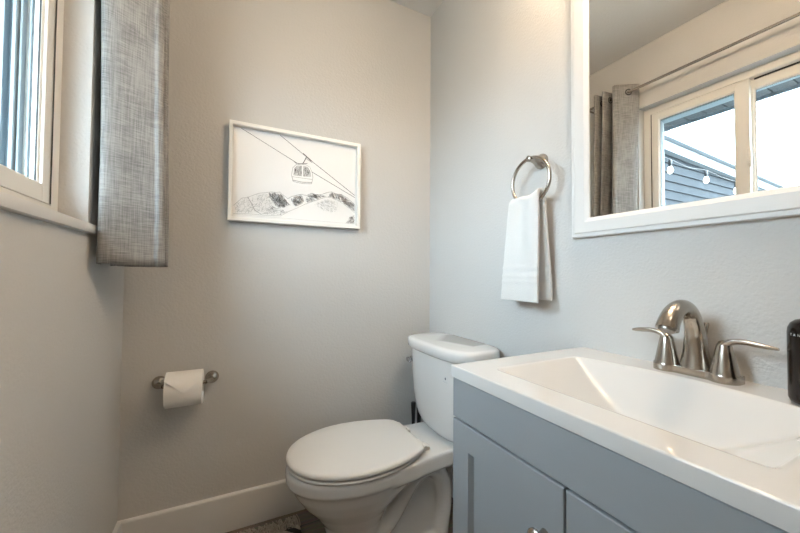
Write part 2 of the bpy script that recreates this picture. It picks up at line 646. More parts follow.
bm = nb(); rake(bm, YW - 0.06, YW + 0.12, -0.17, -0.085); rake(bm, YW - 0.10, YW + 0.12, -0.078, -0.012)
obj('fascia', bm, M_fascia, wing, smooth=False)
bm = nb(); rake(bm, YW - 0.07, YW + 3.0, -0.0115, 0.004)
obj('roof', bm, M_roof, wing, smooth=False)
ds = empty('downspout', (-0.66, 1.60, -0.45), 'pale ribbed downspout in the corner outside the window', 'downspout')
bm = nb()
pr = []
for k in range(24):
    a = 2 * pi * k / 24
    rr = 0.030 + (0.003 if k % 2 else 0)
    pr.append((cos(a) * rr * 1.15, sin(a) * rr * 0.8))
loft(bm, [[(-0.70 + u, 1.622 + v, zz) for u, v in pr] for zz in (-0.44, 2.08)])
obj('pipe', bm, M_gutter, ds, smooth=False)
bm = nb(); box(bm, -0.742, -0.658, 1.590, 1.60, 1.30, 1.33); obj('strap', bm, M_gutter, ds, smooth=False)

sl = empty('string_light', (-1.7, 1.40, 1.9), 'string of clear lit bulbs hung along the siding outside the window', 'string light')
bl = [(-1.168, 1.40, 1.862), (-1.742, 1.40, 1.860), (-2.313, 1.40, 1.835), (-2.88, 1.40, 1.82)]
cp = [(-0.60, 1.40, 1.985)]
for i, (x, yy, zz) in enumerate(bl):
    cp.append((x, yy, zz + 0.085))
    if i < 3:
        cp.append((x - 0.285, yy, zz + 0.065))
cp.append((-3.5, 1.5, 1.93))
bm = nb(); tube(bm, catmull(cp, 6), 0.003, seg=8)
obj('cord', bm, M_black, sl)
for (x, yy, zz) in bl:
    bm = nb(); lathe(bm, (x, yy, zz), [(0.010, 0.028), (0.012, 0.05), (0.012, 0.08), (0.006, 0.088)], seg=14)
    so = obj('socket', bm, M_black, sl)
    bm = nb(); lathe(bm, (x, yy, zz), [(0.004, -0.026), (0.014, -0.019), (0.019, -0.004), (0.017, 0.009), (0.011, 0.028)], seg=16)
    obj('bulb', bm, M_bulb, so)
bm = nb(); tube(bm, [(-10, -6, 2.55), (-10, 2.5, 2.95), (-10, 9, 3.35)], 0.012, seg=8)
tag(obj('power_line', bm, M_black, origin=(-10, 1, 2.9)), 'thin power line crossing the white sky in the mirrored window', 'cable')

# ================================================================== VANITY
CT, CB = 0.818, 0.791
VY0, VY1, CX0 = 0.070, 0.674, 0.476
cab = empty('vanity_cabinet', (0.72, 0.375, 0), 'grey shaker vanity cabinet standing under the white sink top', 'cabinet')
bm = nb()
cy0, cy1 = 0.072, 0.671
box(bm, 0.498, 0.950, cy1 - 0.018, cy1, 0.0, CB - 0.001, bev=0.001, seg=1)
box(bm, 0.498, 0.950, cy0, cy0 + 0.018, 0.0, CB - 0.001, bev=0.001, seg=1)
box(bm, 0.930, 0.945, cy0 + 0.018, cy1 - 0.018, 0.09, CB - 0.02)
box(bm, 0.525, 0.930, cy0 + 0.018, cy1 - 0.018, 0.09, 0.108)
box(bm, 0.555, 0.570, cy0 + 0.018, cy1 - 0.018, 0.0, 0.09)
for (ya, yb, za, zb) in ((cy0 + 0.018, cy1 - 0.018, 0.665, CB - 0.001), (cy0 + 0.018, cy1 - 0.018, 0.09, 0.12), (0.362, 0.388, 0.12, 0.665)):
    box(bm, 0.498, 0.524, ya, yb, za, zb)
obj('body', bm, M_cab, cab, smooth=False)
fmap = lambda u, v, h: (0.480 + (-h), u, v)
bm = nb()
rect_profile(bm, cy0, cy1, 0.698, CB - 0.003, [(0, -0.0175), (0, -0.0015), (0.0015, 0.0)], fmap)
obj('drawer_front', bm, M_cab, cab, smooth=False)
SHK = [(0, -0.0175), (0, -0.0015), (0.0015, 0.0), (0.0570, 0.0), (0.0575, -0.0015), (0.0620, -0.0120), (0.0630, -0.0130)]
for (ya, yb, ky) in ((0.3715, cy1, 0.407), (cy0, 0.3675, 0.332)):
    bm = nb()
    rect_profile(bm, ya, yb, 0.10, 0.693, SHK, fmap)
    d = obj('door', bm, M_cab, cab, smooth=False)
    bm = nb()
    lathe(bm, (0.480, ky, 0.598), [(0.009, 0.001), (0.0075, -0.004), (0.006, -0.012), (0.011, -0.017), (0.0155, -0.021), (0.0155, -0.025), (0.012, -0.029), (0.004, -0.0305)], axis='x', seg=24)
    obj('knob', bm, M_nick, d)

# sink top
top = empty('sink_counter', (0.715, 0.372, CB), 'white sink top with moulded rectangular basin on the grey cabinet', 'sink')


def smin(vals, k=0.010):
    s = sum(math.exp(-v / k) for v in vals)
    return -k * math.log(s)


BX0, BY0, BY1 = 0.547, 0.152, 0.600
DX, DY = 0.700, 0.376


def basin(x, y):
    xb = 0.822 + 0.040 * max(0.0, 1 - ((y - 0.376) / 0.224) ** 2)
    if not (BX0 < x < xb and BY0 < y < BY1):
        return 0.0
    g = lambda d, l, D: D * sin(pi / 2 * min(1.0, max(0.0, d) / l))
    h = [g(BY1 - y, 0.21, 0.105), g(y - BY0, 0.21, 0.105), g(x - BX0, 0.12, 0.112), g(xb - x, 0.13, 0.112)]
    return max(0.0, smin(h, 0.005))


bm = nb()
nx, ny = 124, 152
xs = [CX0 + (0.953 - CX0) * i / nx for i in range(nx + 1)]
ys = [VY0 + (VY1 - VY0) * j / ny for j in range(ny + 1)]
rb = 0.004
grid = []
for x in xs:
    row = []
    for yy in ys:
        z = CT - basin(x, yy)
        row.append(bm.verts.new((x, yy, z)))
    grid.append(row)
for i in range(nx):
    for j in range(ny):
        bm.faces.new((grid[i][j], grid[i + 1][j], grid[i + 1][j + 1], grid[i][j + 1]))
# rounded edge and skirt
loop = [grid[i][0] for i in range(nx)] + [grid[nx][j] for j in range(ny)] + [grid[i][ny] for i in range(nx, 0, -1)] + [grid[0][j] for j in range(ny, 0, -1)]
prev = loop
cxm, cym = (CX0 + 0.953) / 2, (VY0 + VY1) / 2
for (o_, dz) in ((0.0, -0.0), ):
    pass
for (ex, dz) in ((-0.0005, -0.0012), (0.0, -0.0030), (0.0, CB - CT), (-0.03, CB - CT)):
    cur = []
    for v in loop:
        x = min(max(v.co.x, CX0 - ex if ex < 0 else CX0), 0.953 + (ex if ex < 0 else 0))
        yy = min(max(v.co.y, VY0 - ex if ex < 0 else VY0), VY1 + (ex if ex < 0 else 0))
        # round the top edge: the grid border itself is pulled in below
        cur.append(bm.verts.new((x, yy, CT + dz)))
    n = len(loop)
    for i in range(n):
        j = (i + 1) % n
        try:
            bm.faces.new((prev[i], prev[j], cur[j], cur[i]))
        except ValueError:
            pass
    prev = cur
for v in loop:
    v.co.x += 0.003 if v.co.x < CX0 + 1e-5 else 0
    v.co.y += 0.003 if v.co.y < VY0 + 1e-5 else (-0.003 if v.co.y > VY1 - 1e-5 else 0)
obj('basin_top', bm, M_top, top, angle=60)
bm = nb()
zd = CT - basin(DX, DY)
lathe(bm, (DX, DY, zd), [(0.024, -0.002), (0.024, 0.002), (0.021, 0.003), (0.020, 0.0005), (0.017, 0.0005), (0.016, 0.004), (0.001, 0.005)], seg=28)
obj('drain', bm, M_nick, top)

# faucet
FX = 0.905
fc = empty('faucet', (FX, 0.375, CT), 'brushed nickel two handle faucet on the back of the sink top', 'faucet')
bm = nb()
ring = []
for k in range(96):
    a = 2 * pi * k / 96
    # bar with a round boss at each end
    dy = 0.0765 * cos(a)
    half = 0.0165
    e = abs(dy) - 0.051
    if abs(e) < 0.0255:
        half = max(half if e < 0 else 0.0, math.sqrt(max(0.0, 0.0255 ** 2 - e * e)))
    ring.append((FX + math.copysign(half, sin(a)), 0.375 + dy))
rr = []
for sc, dz in ((1.0, 0.0005), (1.0, 0.0135), (0.99, 0.0155), (0.96, 0.017)):
    rr.append([(FX + (px - FX) * sc, 0.375 + (py - 0.375) * (1 - (1 - sc) * 0.3), CT + dz) for px, py in ring])
loft(bm, rr)
obj('base_plate', bm, M_nick, fc)
bm = nb()
sp = [(0.914, 0.375, CT + 0.0165), (0.914, 0.375, CT + 0.03), (0.913, 0.375, CT + 0.055), (0.911, 0.375, CT + 0.085), (0.905, 0.375, CT + 0.112),
      (0.893, 0.375, CT + 0.133), (0.873, 0.375, CT + 0.1465), (0.850, 0.375, CT + 0.1485), (0.826, 0.375, CT + 0.140), (0.808, 0.375, CT + 0.124), (0.798, 0.375, CT + 0.107)]
pp = catmull(sp, 4)
keys = [0.0285, 0.0265, 0.0220, 0.0188, 0.0172, 0.0163, 0.0163, 0.0168, 0.0178, 0.0190, 0.0202]
rad = []
for i in range(len(pp)):
    t = i / (len(pp) - 1) * (len(keys) - 1)
    a = min(int(t), len(keys) - 2)
    rad.append(keys[a] + (keys[a + 1] - keys[a]) * (t - a))
tube(bm, pp, rad, seg=28, up=(0, 1, 0))
sp_o = obj('spout', bm, M_nick, fc)
bm = nb()
tipn = (pp[-1] - pp[-2]).normalized()
tube(bm, [pp[-1] + tipn * 0.0003, pp[-1] + tipn * 0.004], [0.0150, 0.0140], seg=24, up=(0, 1, 0))
obj('aerator', bm, M_nickd, sp_o)
for sgn in (1, -1):
    yb = 0.375 + sgn * 0.051
    bm = nb()
    lathe(bm, (FX, yb, CT), [(0.0235, 0.0165), (0.0222, 0.024), (0.0188, 0.042), (0.0155, 0.060), (0.0125, 0.074), (0.0085, 0.082), (0.002, 0.085)], seg=28)
    hd = obj('handle', bm, M_nick, fc)
    bm = nb()
    lv = [(FX, yb - sgn * 0.004, CT + 0.055), (FX - 0.002, yb, CT + 0.072), (FX - 0.003, yb + sgn * 0.012, CT + 0.083), (FX - 0.004, yb + sgn * 0.030, CT + 0.0865), (FX - 0.005, yb + sgn * 0.052, CT + 0.0845), (FX - 0.006, yb + sgn * (0.070 if sgn > 0 else 0.079), CT + 0.082)]
    q = catmull(lv, 5)
    n = len(q)
    rads = [0.0125 - 0.0040 * min(1, i / (n * 0.5)) - (0.0045 * max(0, (i / (n - 1) - 0.72) / 0.28) ** 2) for i in range(n)]
    tube(bm, q, rads, seg=18, up=(0, 0, 1), ell=(1.0, 0.62))
    obj('lever', bm, M_nick, hd)
bm = nb()
lathe(bm, (0.942, 0.369, CT), [(0.003, 0.0005), (0.003, 0.088), (0.0045, 0.092), (0.0065, 0.105), (0.0075, 0.110), (0.006, 0.113), (0.001, 0.1135)], seg=16)
obj('lift_rod', bm, M_nick, fc)

# soap bottle
BXc, BYc = 0.880, 0.192
bt = empty('soap_bottle', (BXc, BYc, CT), 'dark glossy pump soap bottle with small white capitals beside the faucet', 'bottle')
bm = nb()
lathe(bm, (BXc, BYc, CT), [(0.030, 0.0005), (0.0345, 0.003), (0.037, 0.009), (0.037, 0.120), (0.0362, 0.128), (0.033, 0.136), (0.027, 0.1415), (0.018, 0.144), (0.014, 0.146), (0.014, 0.158)], seg=48)
bo = obj('bottle_body', bm, M_bottle, bt)
bm = nb()
lathe(bm, (BXc, BYc, CT), [(0.0165, 0.150), (0.0165, 0.170), (0.008, 0.174), (0.0045, 0.176), (0.0045, 0.196), (0.012, 0.198), (0.012, 0.207), (0.002, 0.209)], seg=24)
tube(bm, [(BXc - 0.006, BYc, CT + 0.203), (BXc - 0.03, BYc - 0.005, CT + 0.203), (BXc - 0.042, BYc - 0.008, CT + 0.196)], 0.0045, seg=12)
obj('pump', bm, M_black, bt)


def text_bm(s, size, fn):
    cu = bpy.data.curves.new('txt', 'FONT')
    cu.body = s
    cu.size = size
    cu.space_character = 2.0
    to = bpy.data.objects.new('txt', cu)
    COL.objects.link(to)
    ev = to.evaluated_get(bpy.context.evaluated_depsgraph_get())
    me = ev.to_mesh()
    bm = nb()
    bm.from_mesh(me)
    ev.to_mesh_clear()
    bpy.data.objects.remove(to)
    bmesh.ops.subdivide_edges(bm, edges=bm.edges, cuts=1)
    for v in bm.verts:
        v.co = Vector(fn(v.co.x, v.co.y))
    return bm


a0 = radians(133)


def wrap(u, v):
    a = a0 + u / 0.0374
    return (BXc + 0.0374 * cos(a), BYc + 0.0374 * sin(a), CT + 0.1155 + v)


bm = text_bm('TAN', 0.0056, wrap)
obj('lettering', bm, M_print, bo, smooth=False)

# ================================================================== MIRROR
mr = empty('mirror', (XR, 0.375, 1.148), 'white framed wall mirror above the sink reflecting the window', 'mirror')
mmap = lambda u, v, h: (XR - h, u, v)
MY0, MY1, MZ0, MZ1 = 0.057, 0.693, 1.148, 2.06
bm = nb()
rect_profile(bm, MY0, MY1, MZ0, MZ1, [(0, 0.0005), (0, 0.014), (0.002, 0.016), (0.011, 0.016), (0.0125, 0.0185), (0.014, 0.0195), (0.044, 0.0195), (0.0465, 0.018), (0.055, 0.0135), (0.056, 0.012), (0.056, 0.0005)], mmap, fill=False, close=True)
obj('frame', bm, M_trim, mr, smooth=False)
bm = nb(); box(bm, XR - 0.010, XR - 0.004, MY0 + 0.0555, MY1 - 0.0555, MZ0 + 0.0555, MZ1 - 0.0555)
obj('mirror_glass', bm, M_mirror, mr, smooth=False)

# ================================================================== TOWEL RING AND TOWEL
RX, RY, RZ, RR = 0.897, 0.8165, 1.350, 0.0785
tr = empty('towel_ring', (XR, RY, 1.425), 'brushed nickel towel ring on the wall left of the mirror', 'towel ring')
bm = nb()
lathe(bm, (XR, RY, 1.4255), [(0.0265, -0.0005), (0.0265, -0.005), (0.0245, -0.009), (0.0175, -0.022), (0.0125, -0.036), (0.0100, -0.048), (0.0095, -0.056), (0.0105, -0.060), (0.0105, -0.066), (0.007, -0.069), (0.001, -0.0695)], axis='x', seg=32)
obj('post', bm, M_nick, tr)
bm = nb(); torus(bm, (RX, RY, RZ), RR, 0.0060, 'x', seg=64)
obj('ring', bm, M_nick, tr)

bm = nb()
NT, NS = 30, 64


def towel_pt(t, s):
    """t -1..1 across, s 0..1 along from the front hem over the ring to the back hem"""
    front = s < 0.5
    d = abs(s - 0.5) * 2                     # 0 at the ring, 1 at the hem
    wt = 0.058
    wb = 0.080 if front else 0.060
    w = wt + (wb - wt) * d ** 0.7
    off = 0.014 * d if front else -0.010 * d - 0.004
    yy = RY + 0.014 + t * w + (off if front else off)
    tt = max(-0.97, min(0.97, (yy - RY) / RR)) if d < 0.05 else 0
    ytop = RY + 0.014 + t * wt
    tq = max(-0.90, min(0.90, (ytop - RY) / RR))
    zr = RZ - RR + 0.016 + 0.009 * t * t - 0.005 * t + 0.002 * sin(t * 5)
    L = zr - (0.948 if front else 0.954) - (0.010 * (t * -0.5 + 0.5) if front else 0) * 0.0
    r = 0.013
    arc = pi * r / 2
    tot = arc + L
    q = d * tot
    sg = -1 if front else 1
    if q < arc:
        a = q / r
        x = RX + sg * r * sin(a)
        z = zr + 0.005 + r * (cos(a) - 1) + 0.006
    else:
        e = (q - arc) / L
        x = RX + sg * (r + (0.010 if front else 0.020) * e)
        z = zr - 0.002 - (q - arc)
        x += 0.004 * sin(t * 4.1 + 1.0) * (1 - 0.45 * e) * (1 if front else 0.6)
        zz = z
        for zb in (1.058, 1.030, 1.012):
            x += sg * 0.0022 * math.exp(-((zz - zb) / 0.0055) ** 2)
    return (x, yy, z)


gv = [[bm.verts.new(towel_pt(-1 + 2 * i / NT, j / (2 * NS))) for j in range(2 * NS + 1)] for i in range(NT + 1)]
for i in range(NT):
    for j in range(2 * NS):
        bm.faces.new((gv[i][j], gv[i + 1][j], gv[i + 1][j + 1], gv[i][j + 1]))
tw = tag(obj('hand_towel', bm, M_towel, origin=(RX, RY, 0.95), angle=180), 'white terry hand towel hanging through the nickel ring', 'towel')
sd = tw.modifiers.new('thick', 'SOLIDIFY'); sd.thickness = 0.010; sd.offset = 0
bv = tw.modifiers.new('round', 'BEVEL'); bv.width = 0.0035; bv.segments = 3; bv.limit_method = 'ANGLE'; bv.angle_limit = radians(60)

# ================================================================== TOILET PAPER
HY, HZ = 1.478, 0.615
hp = empty('paper_holder', (-0.147, YB, HZ), 'brushed nickel toilet paper holder on the back wall', 'paper holder')
for xx, dx in ((-0.232, 0.022), (-0.059, -0.019)):
    bm = nb()
    lathe(bm, (xx, YB, HZ + 0.006), [(0.024, -0.0005), (0.024, -0.005), (0.021, -0.010), (0.014, -0.018), (0.008, -0.024)], axis='y', seg=28)
    tube(bm, catmull([(xx, YB - 0.016, HZ + 0.006), (xx, YB - 0.034, HZ + 0.006), (xx + dx * 0.35, YB - 0.054, HZ + 0.007), (xx + dx, HY, HZ + 0.008)], 5), 0.0078, seg=16)
    obj('post', bm, M_nick, hp)
bm = nb(); tube(bm, [(-0.212, HY, HZ + 0.008), (-0.076, HY, HZ + 0.008)], 0.0065, seg=16)
obj('bar', bm, M_nick, hp)
RC = (HY - 0.002, 0.608)
rl = empty('toilet_roll', (-0.145, RC[0], RC[1]), 'white toilet paper roll with a folded pointed end on the holder', 'toilet paper')
bm = nb()
r0, r1 = 0.0195, 0.0615
prf = [(r0, 0.0), (r1 - 0.002, 0.0), (r1, 0.002), (r1, 0.114), (r1 - 0.002, 0.116), (r0, 0.116), (r0, 0.0)]
lathe(bm, (-0.2015, RC[0], RC[1]), prf, axis='x', seg=56, cap=False)
bmesh.ops.remove_doubles(bm, verts=bm.verts, dist=1e-6)
ro = obj('roll', bm, M_paper, rl, angle=30)
bm = nb(); lathe(bm, (-0.2015, RC[0], RC[1]), [(r0 - 0.0002, 0.001), (r0 - 0.0002, 0.115), (r0 - 0.0017, 0.115), (r0 - 0.0017, 0.001), (r0 - 0.0002, 0.001)], axis='x', seg=32, cap=False)
obj('core', bm, M_card, rl)
bm = nb()   # folded end: full width on top, coming to a point on the front
N = 24
rows = []
for lay in (0.0010, 0.0026):
    g = []
    for i in range(N + 1):
        u = i / N
        edge = 0.0 + 1.0 * (1 - abs(u - 0.52) / (0.52 if u < 0.52 else 0.48))
        a_end = radians(42) - radians(40) * edge
        row = []
        for k in range(15):
            a = radians(100) + (a_end - radians(100)) * k / 14
            rr = r1 + lay + 0.0035 * (k / 14) ** 4
            row.append(bm.verts.new((-0.2010 + 0.115 * u, RC[0] - rr * cos(a), RC[1] + rr * sin(a))))
        g.append(row)
    rows.append(g)
for g in rows:
    for i in range(N):
        for k in range(14):
            bm.faces.new((g[i][k], g[i + 1][k], g[i + 1][k + 1], g[i][k + 1]))
for i in range(N):
    bm.faces.new((rows[0][i][14], rows[0][i + 1][14], rows[1][i + 1][14], rows[1][i][14]))
for i in (0, N):
    for k in range(14):
        bm.faces.new((rows[0][i][k], rows[0][i][k + 1], rows[1][i][k + 1], rows[1][i][k]))
obj('folded_sheet', bm, M_paper, rl, angle=30)

# ================================================================== PICTURE
PX0, PX1, PZ0, PZ1 = -0.015, 0.546, 1.248, 1.656
pc = empty('framed_picture', (0.265, YB, PZ0), 'white framed line drawing of a gondola over mountains on the back wall', 'picture')
pmap = lambda u, v, h: (u, YB - h, v)
bm = nb()
rect_profile(bm, PX0, PX1, PZ0, PZ1, [(0, 0.0006), (0, 0.031), (0.001, 0.032), (0.0135, 0.032), (0.0145, 0.031), (0.0145, 0.0006)], pmap, fill=False, close=True)
obj('frame', bm, M_frame, pc, smooth=False)
PH = 0.008
bm = nb()
box(bm, PX0 + 0.0155, PX1 - 0.0155, YB - PH, YB - 0.001, PZ0 + 0.0155, PZ1 - 0.0155)
AX0, AX1, AZ0, AZ1 = 0.004, 0.527, 1.272, 1.636


def stroke(pts, w, mi, lift=0.0004):
    P = [Vector((p[0], 0, p[1])) for p in pts]
    for a, b in zip(P, P[1:]):
        d = b - a
        if d.length < 1e-6:
            continue
        n = Vector((-d.z, 0, d.x)).normalized() * w / 2
        e = d.normalized() * w * 0.3
        q = [a - n - e, b - n + e, b + n + e, a + n - e]
        f = bm.faces.new([bm.verts.new((v.x, YB - PH - lift, v.z)) for v in q])
        f.material_index = mi


def poly(pts, mi, lift=0.0002):
    f = bm.faces.new([bm.verts.new((x, YB - PH - lift, z)) for x, z in pts])
    f.material_index = mi


rnd = random.Random(3)


def inside(p, pts):
    x, z = p
    c = False
    for (x1, z1), (x2, z2) in zip(pts, pts[1:] + pts[:1]):
        if (z1 > z) != (z2 > z) and x < (x2 - x1) * (z - z1) / (z2 - z1) + x1:
            c = not c
    return c


def hatch(pts, n, ang, ln, w, mi, jit=0.35, lift=0.0006):
    xa, xb = min(p[0] for p in pts), max(p[0] for p in pts)
    za, zb = min(p[1] for p in pts), max(p[1] for p in pts)
    k = 0
    for _ in range(n * 6):
        if k >= n:
            break
        p = (rnd.uniform(xa, xb), rnd.uniform(za, zb))
        if not inside(p, pts):
            continue
        a = ang + rnd.uniform(-jit, jit)
        l = ln * rnd.uniform(0.5, 1.3)
        q = (p[0] + cos(a) * l, p[1] + sin(a) * l)
        if not inside(q, pts):
            continue
        stroke([p, q], w * rnd.uniform(0.6, 1.3), mi, lift)
        k += 1


ridge = [(0.006, 1.312), (0.036, 1.345), (0.060, 1.352), (0.101, 1.373), (0.126, 1.378), (0.149, 1.384), (0.170, 1.384), (0.184, 1.388), (0.200, 1.376), (0.219, 1.362), (0.235, 1.374), (0.250, 1.379), (0.262, 1.384), (0.276, 1.388), (0.298, 1.385), (0.324, 1.399), (0.345, 1.393), (0.369, 1.398), (0.392, 1.410), (0.414, 1.415), (0.430, 1.408), (0.460, 1.409), (0.488, 1.396), (0.511, 1.379), (0.526, 1.368)]
snow = [(0.005, 1.279), (0.065, 1.282), (0.130, 1.281), (0.190, 1.284), (0.226, 1.308), (0.261, 1.326), (0.290, 1.344), (0.325, 1.360), (0.360, 1.376), (0.391, 1.389), (0.420, 1.386), (0.449, 1.376), (0.485, 1.356), (0.526, 1.328)]
pa = [(0.131, 1.372), (0.150, 1.384), (0.184, 1.387), (0.209, 1.362), (0.232, 1.332), (0.205, 1.322), (0.180, 1.313), (0.159, 1.338)]
pb = [(0.232, 1.365), (0.252, 1.378), (0.281, 1.387), (0.290, 1.352), (0.266, 1.334), (0.240, 1.330)]
pcg = [(0.290, 1.352), (0.300, 1.384), (0.324, 1.398), (0.369, 1.397), (0.391, 1.390), (0.345, 1.370), (0.315, 1.355)]
pd = [(0.391, 1.392), (0.414, 1.414), (0.460, 1.408), (0.511, 1.379), (0.526, 1.366), (0.526, 1.330), (0.485, 1.358), (0.449, 1.378), (0.420, 1.388)]
pe = [(0.006, 1.310), (0.036, 1.343), (0.101, 1.371), (0.140, 1.378), (0.159, 1.338), (0.130, 1.300), (0.065, 1.284), (0.006, 1.280)]
pf = [(0.500, 1.308), (0.526, 1.316), (0.526, 1.274), (0.478, 1.273), (0.492, 1.285)]
pg = [(0.330, 1.352), (0.391, 1.382), (0.445, 1.372), (0.440, 1.322), (0.385, 1.318)]
ph = [(0.145, 1.330), (0.180, 1.313), (0.225, 1.308), (0.190, 1.286), (0.110, 1.284), (0.130, 1.300)]
hatch(pa, 230, -1.0, 0.018, 0.0011, 2, 0.5); hatch(pa, 45, -1.1, 0.016, 0.0010, 1, 0.5)
hatch(pb, 120, -0.9, 0.014, 0.0011, 2, 0.6); hatch(pb, 20, -1.0, 0.012, 0.0010, 1, 0.6)
hatch(pcg, 130, -0.5, 0.014, 0.0011, 2); hatch(pd, 260, -0.8, 0.012, 0.0011, 2, 0.8); hatch(pd, 40, -0.7, 0.012, 0.001, 1, 0.8)
hatch(pe, 170, -0.8, 0.012, 0.0010, 3, 0.9); hatch(pe, 70, 0.8, 0.012, 0.0009, 2, 0.7); hatch(pf, 90, 0.9, 0.008, 0.0011, 2, 0.6); hatch(pf, 25, 0.9, 0.008, 0.0011, 1)
hatch(pg, 160, -0.9, 0.010, 0.0009, 3, 0.8); hatch(pg, 40, -0.7, 0.008, 0.0009, 2, 0.8); hatch(ph, 130, 0.3, 0.010, 0.0008, 2, 0.9)
stroke(ridge, 0.0014, 2, 0.0008); stroke(snow, 0.0011, 2, 0.0008)
stroke([(0.058, 1.352), (0.075, 1.325), (0.085, 1.300), (0.112, 1.284)], 0.0022, 2, 0.0008)
stroke([(AX0, AZ0 + 0.004), (AX1, AZ0 + 0.002)], 0.0012, 3, 0.0008)
# cables, hanger and cabin
stroke([(0.030, 1.6365), (0.253, 1.527), (0.526, 1.401)], 0.0019, 1, 0.0010)
stroke([(0.184, 1.6365), (0.295, 1.561), (0.526, 1.411)], 0.0021, 1, 0.0010)
cabin = [(0.240, 1.441), (0.233, 1.469), (0.238, 1.502), (0.253, 1.519), (0.290, 1.525), (0.312, 1.516), (0.323, 1.492), (0.326, 1.470), (0.321, 1.441), (0.280, 1.437)]
poly(cabin, 0, 0.0012)
stroke(cabin + cabin[:1], 0.0016, 2, 0.0014)
win_a = [(0.242, 1.470), (0.245, 1.500), (0.256, 1.513), (0.276, 1.516), (0.276, 1.470)]
win_b = [(0.284, 1.470), (0.284, 1.517), (0.303, 1.513), (0.313, 1.498), (0.317, 1.474)]
for wv in (win_a, win_b):
    poly(wv, 3, 0.0013)
    hatch(wv, 60, 1.3, 0.010, 0.0010, 2, 0.4, 0.0015)
    hatch(wv, 16, 1.3, 0.010, 0.0011, 1, 0.4, 0.0016)
    stroke(wv + wv[:1], 0.0013, 2, 0.0016)
stroke([(0.236, 1.462), (0.324, 1.461)], 0.0014, 2, 0.0016)
stroke([(0.238, 1.447), (0.280, 1.443), (0.322, 1.447)], 0.0024, 2, 0.0016)
stroke([(0.280, 1.525), (0.290, 1.545), (0.297, 1.561)], 0.0035, 1, 0.0016)
stroke([(0.262, 1.524), (0.300, 1.530)], 0.0035, 2, 0.0016)
stroke([(0.282, 1.572), (0.318, 1.545)], 0.0050, 1, 0.0016)
stroke([(0.296, 1.552), (0.322, 1.538)], 0.0030, 2, 0.0016)
stroke([(0.240, 1.533), (0.252, 1.524), (0.263, 1.525)], 0.0030, 2, 0.0016)
obj('artwork', bm, [M_art, M_ink, M_inkm, M_inkl], pc, smooth=False)

# ================================================================== CURTAIN
rod = empty('curtain_rod', (-0.265, 0.72, 2.157), 'slim nickel curtain rod across the window wall reflected in the mirror', 'curtain rod')
bm = nb(); tube(bm, [(-0.265, 0.02, 2.157), (-0.265, 1.475, 2.157)], 0.0075, seg=16)
obj('pole', bm, M_nick, rod)
for yy in (0.02, 1.475):
    bm = nb(); lathe(bm, (-0.265, yy, 2.157), [(0.011, -0.012), (0.013, -0.008), (0.013, 0.008), (0.011, 0.012)], axis='y', seg=18)
    obj('finial', bm, M_nick, rod)
for yy in (0.05, 1.450):
    bm = nb()
    box(bm, XL + 0.0005, XL + 0.006, yy - 0.010, yy + 0.010, 2.125, 2.175, bev=0.001, seg=1)
    box(bm, XL + 0.006, -0.266, yy - 0.003, yy + 0.003, 2.140, 2.149)
    obj('bracket', bm, M_nick, rod, smooth=False)
path = [(-0.332, 1.210), (-0.336, 1.186), (-0.326, 1.172), (-0.300, 1.180), (-0.265, 1.200), (-0.225, 1.225), (-0.202, 1.240), (-0.195, 1.252), (-0.204, 1.262), (-0.235, 1.266), (-0.265, 1.269), (-0.305, 1.276), (-0.326, 1.286), (-0.332, 1.297), (-0.322, 1.307), (-0.265, 1.315), (-0.215, 1.320), (-0.200, 1.329), (-0.214, 1.338), (-0.265, 1.343), (-0.318, 1.351), (-0.330, 1.362), (-0.316, 1.372), (-0.265, 1.378), (-0.214, 1.384), (-0.200, 1.394), (-0.212, 1.405), (-0.265, 1.411), (-0.326, 1.425)]
pp = catmull([(a, b if b < 1.3 else 1.3 + (b - 1.3) * 0.80, 0) for a, b in path], 5)
bm = nb()
NZ = 40
zt, zb = 2.205, 1.055
rowsv = []
for k in range(NZ + 1):
    f = k / NZ
    z = zt + (zb - zt) * f
    row = []
    for i, p in enumerate(pp):
        u = i / (len(pp) - 1)
        x = -0.263 + (p.x + 0.263) * (0.90 + 0.19 * f if p.x > -0.263 else 1.0 - 0.13 * f) + 0.004 * sin(z * 5 + u * 9) * f
        yy = p.y + 0.006 * sin(z * 4.0 + u * 14) * f + (0.020 * f if u < 0.2 else 0.010 * f)
        row.append(bm.verts.new((x, yy, z + 0.003 * sin(u * 25) * f)))
    rowsv.append(row)
for a, b in zip(rowsv, rowsv[1:]):
    for i in range(len(a) - 1):
        bm.faces.new((a[i], a[i + 1], b[i + 1], b[i]))
cu = empty('curtain', (-0.265, 1.30, zb), 'grey linen grommet curtain panel hanging beside the window', 'curtain')
cp_ = obj('panel', bm, M_linen, cu, angle=180)
sd = cp_.modifiers.new('thick', 'SOLIDIFY'); sd.thickness = 0.0022; sd.offset = 0
for (yy, ang) in ((1.200, 0.53), (1.269, -0.12), (1.312, 0.12), (1.3344, -0.12), (1.3624, 0.12), (1.3888, -0.12)):
    bm = nb()
    torus(bm, (0, 0, 0), 0.0165, 0.0036, 'y', seg=24, sub=8)
    bmesh.ops.rotate(bm, verts=bm.verts, cent=(0, 0, 0), matrix=Matrix.Rotation(ang, 3, 'Z'))
    bmesh.ops.translate(bm, verts=bm.verts, vec=(-0.265, yy, 2.157))
    obj('grommet', bm, M_black, cu)

# ================================================================== TOILET
TY = 1.21
tl = empty('toilet', (0.56, TY, 0), 'white two piece toilet with closed lid between vanity and back wall', 'toilet')


def egg(xf, xb, w, z, cx, n=56, e=2.0):
    out = []
    for k in range(n):
        a = 2 * pi * k / n
        c, s = cos(a), sin(a)
        ax = (cx - xf) if c > 0 else (xb - cx)
        out.append((cx - ax * math.copysign(abs(c) ** (2 / e), c), TY + w * math.copysign(abs(s) ** (2 / e), s), z))
    return out


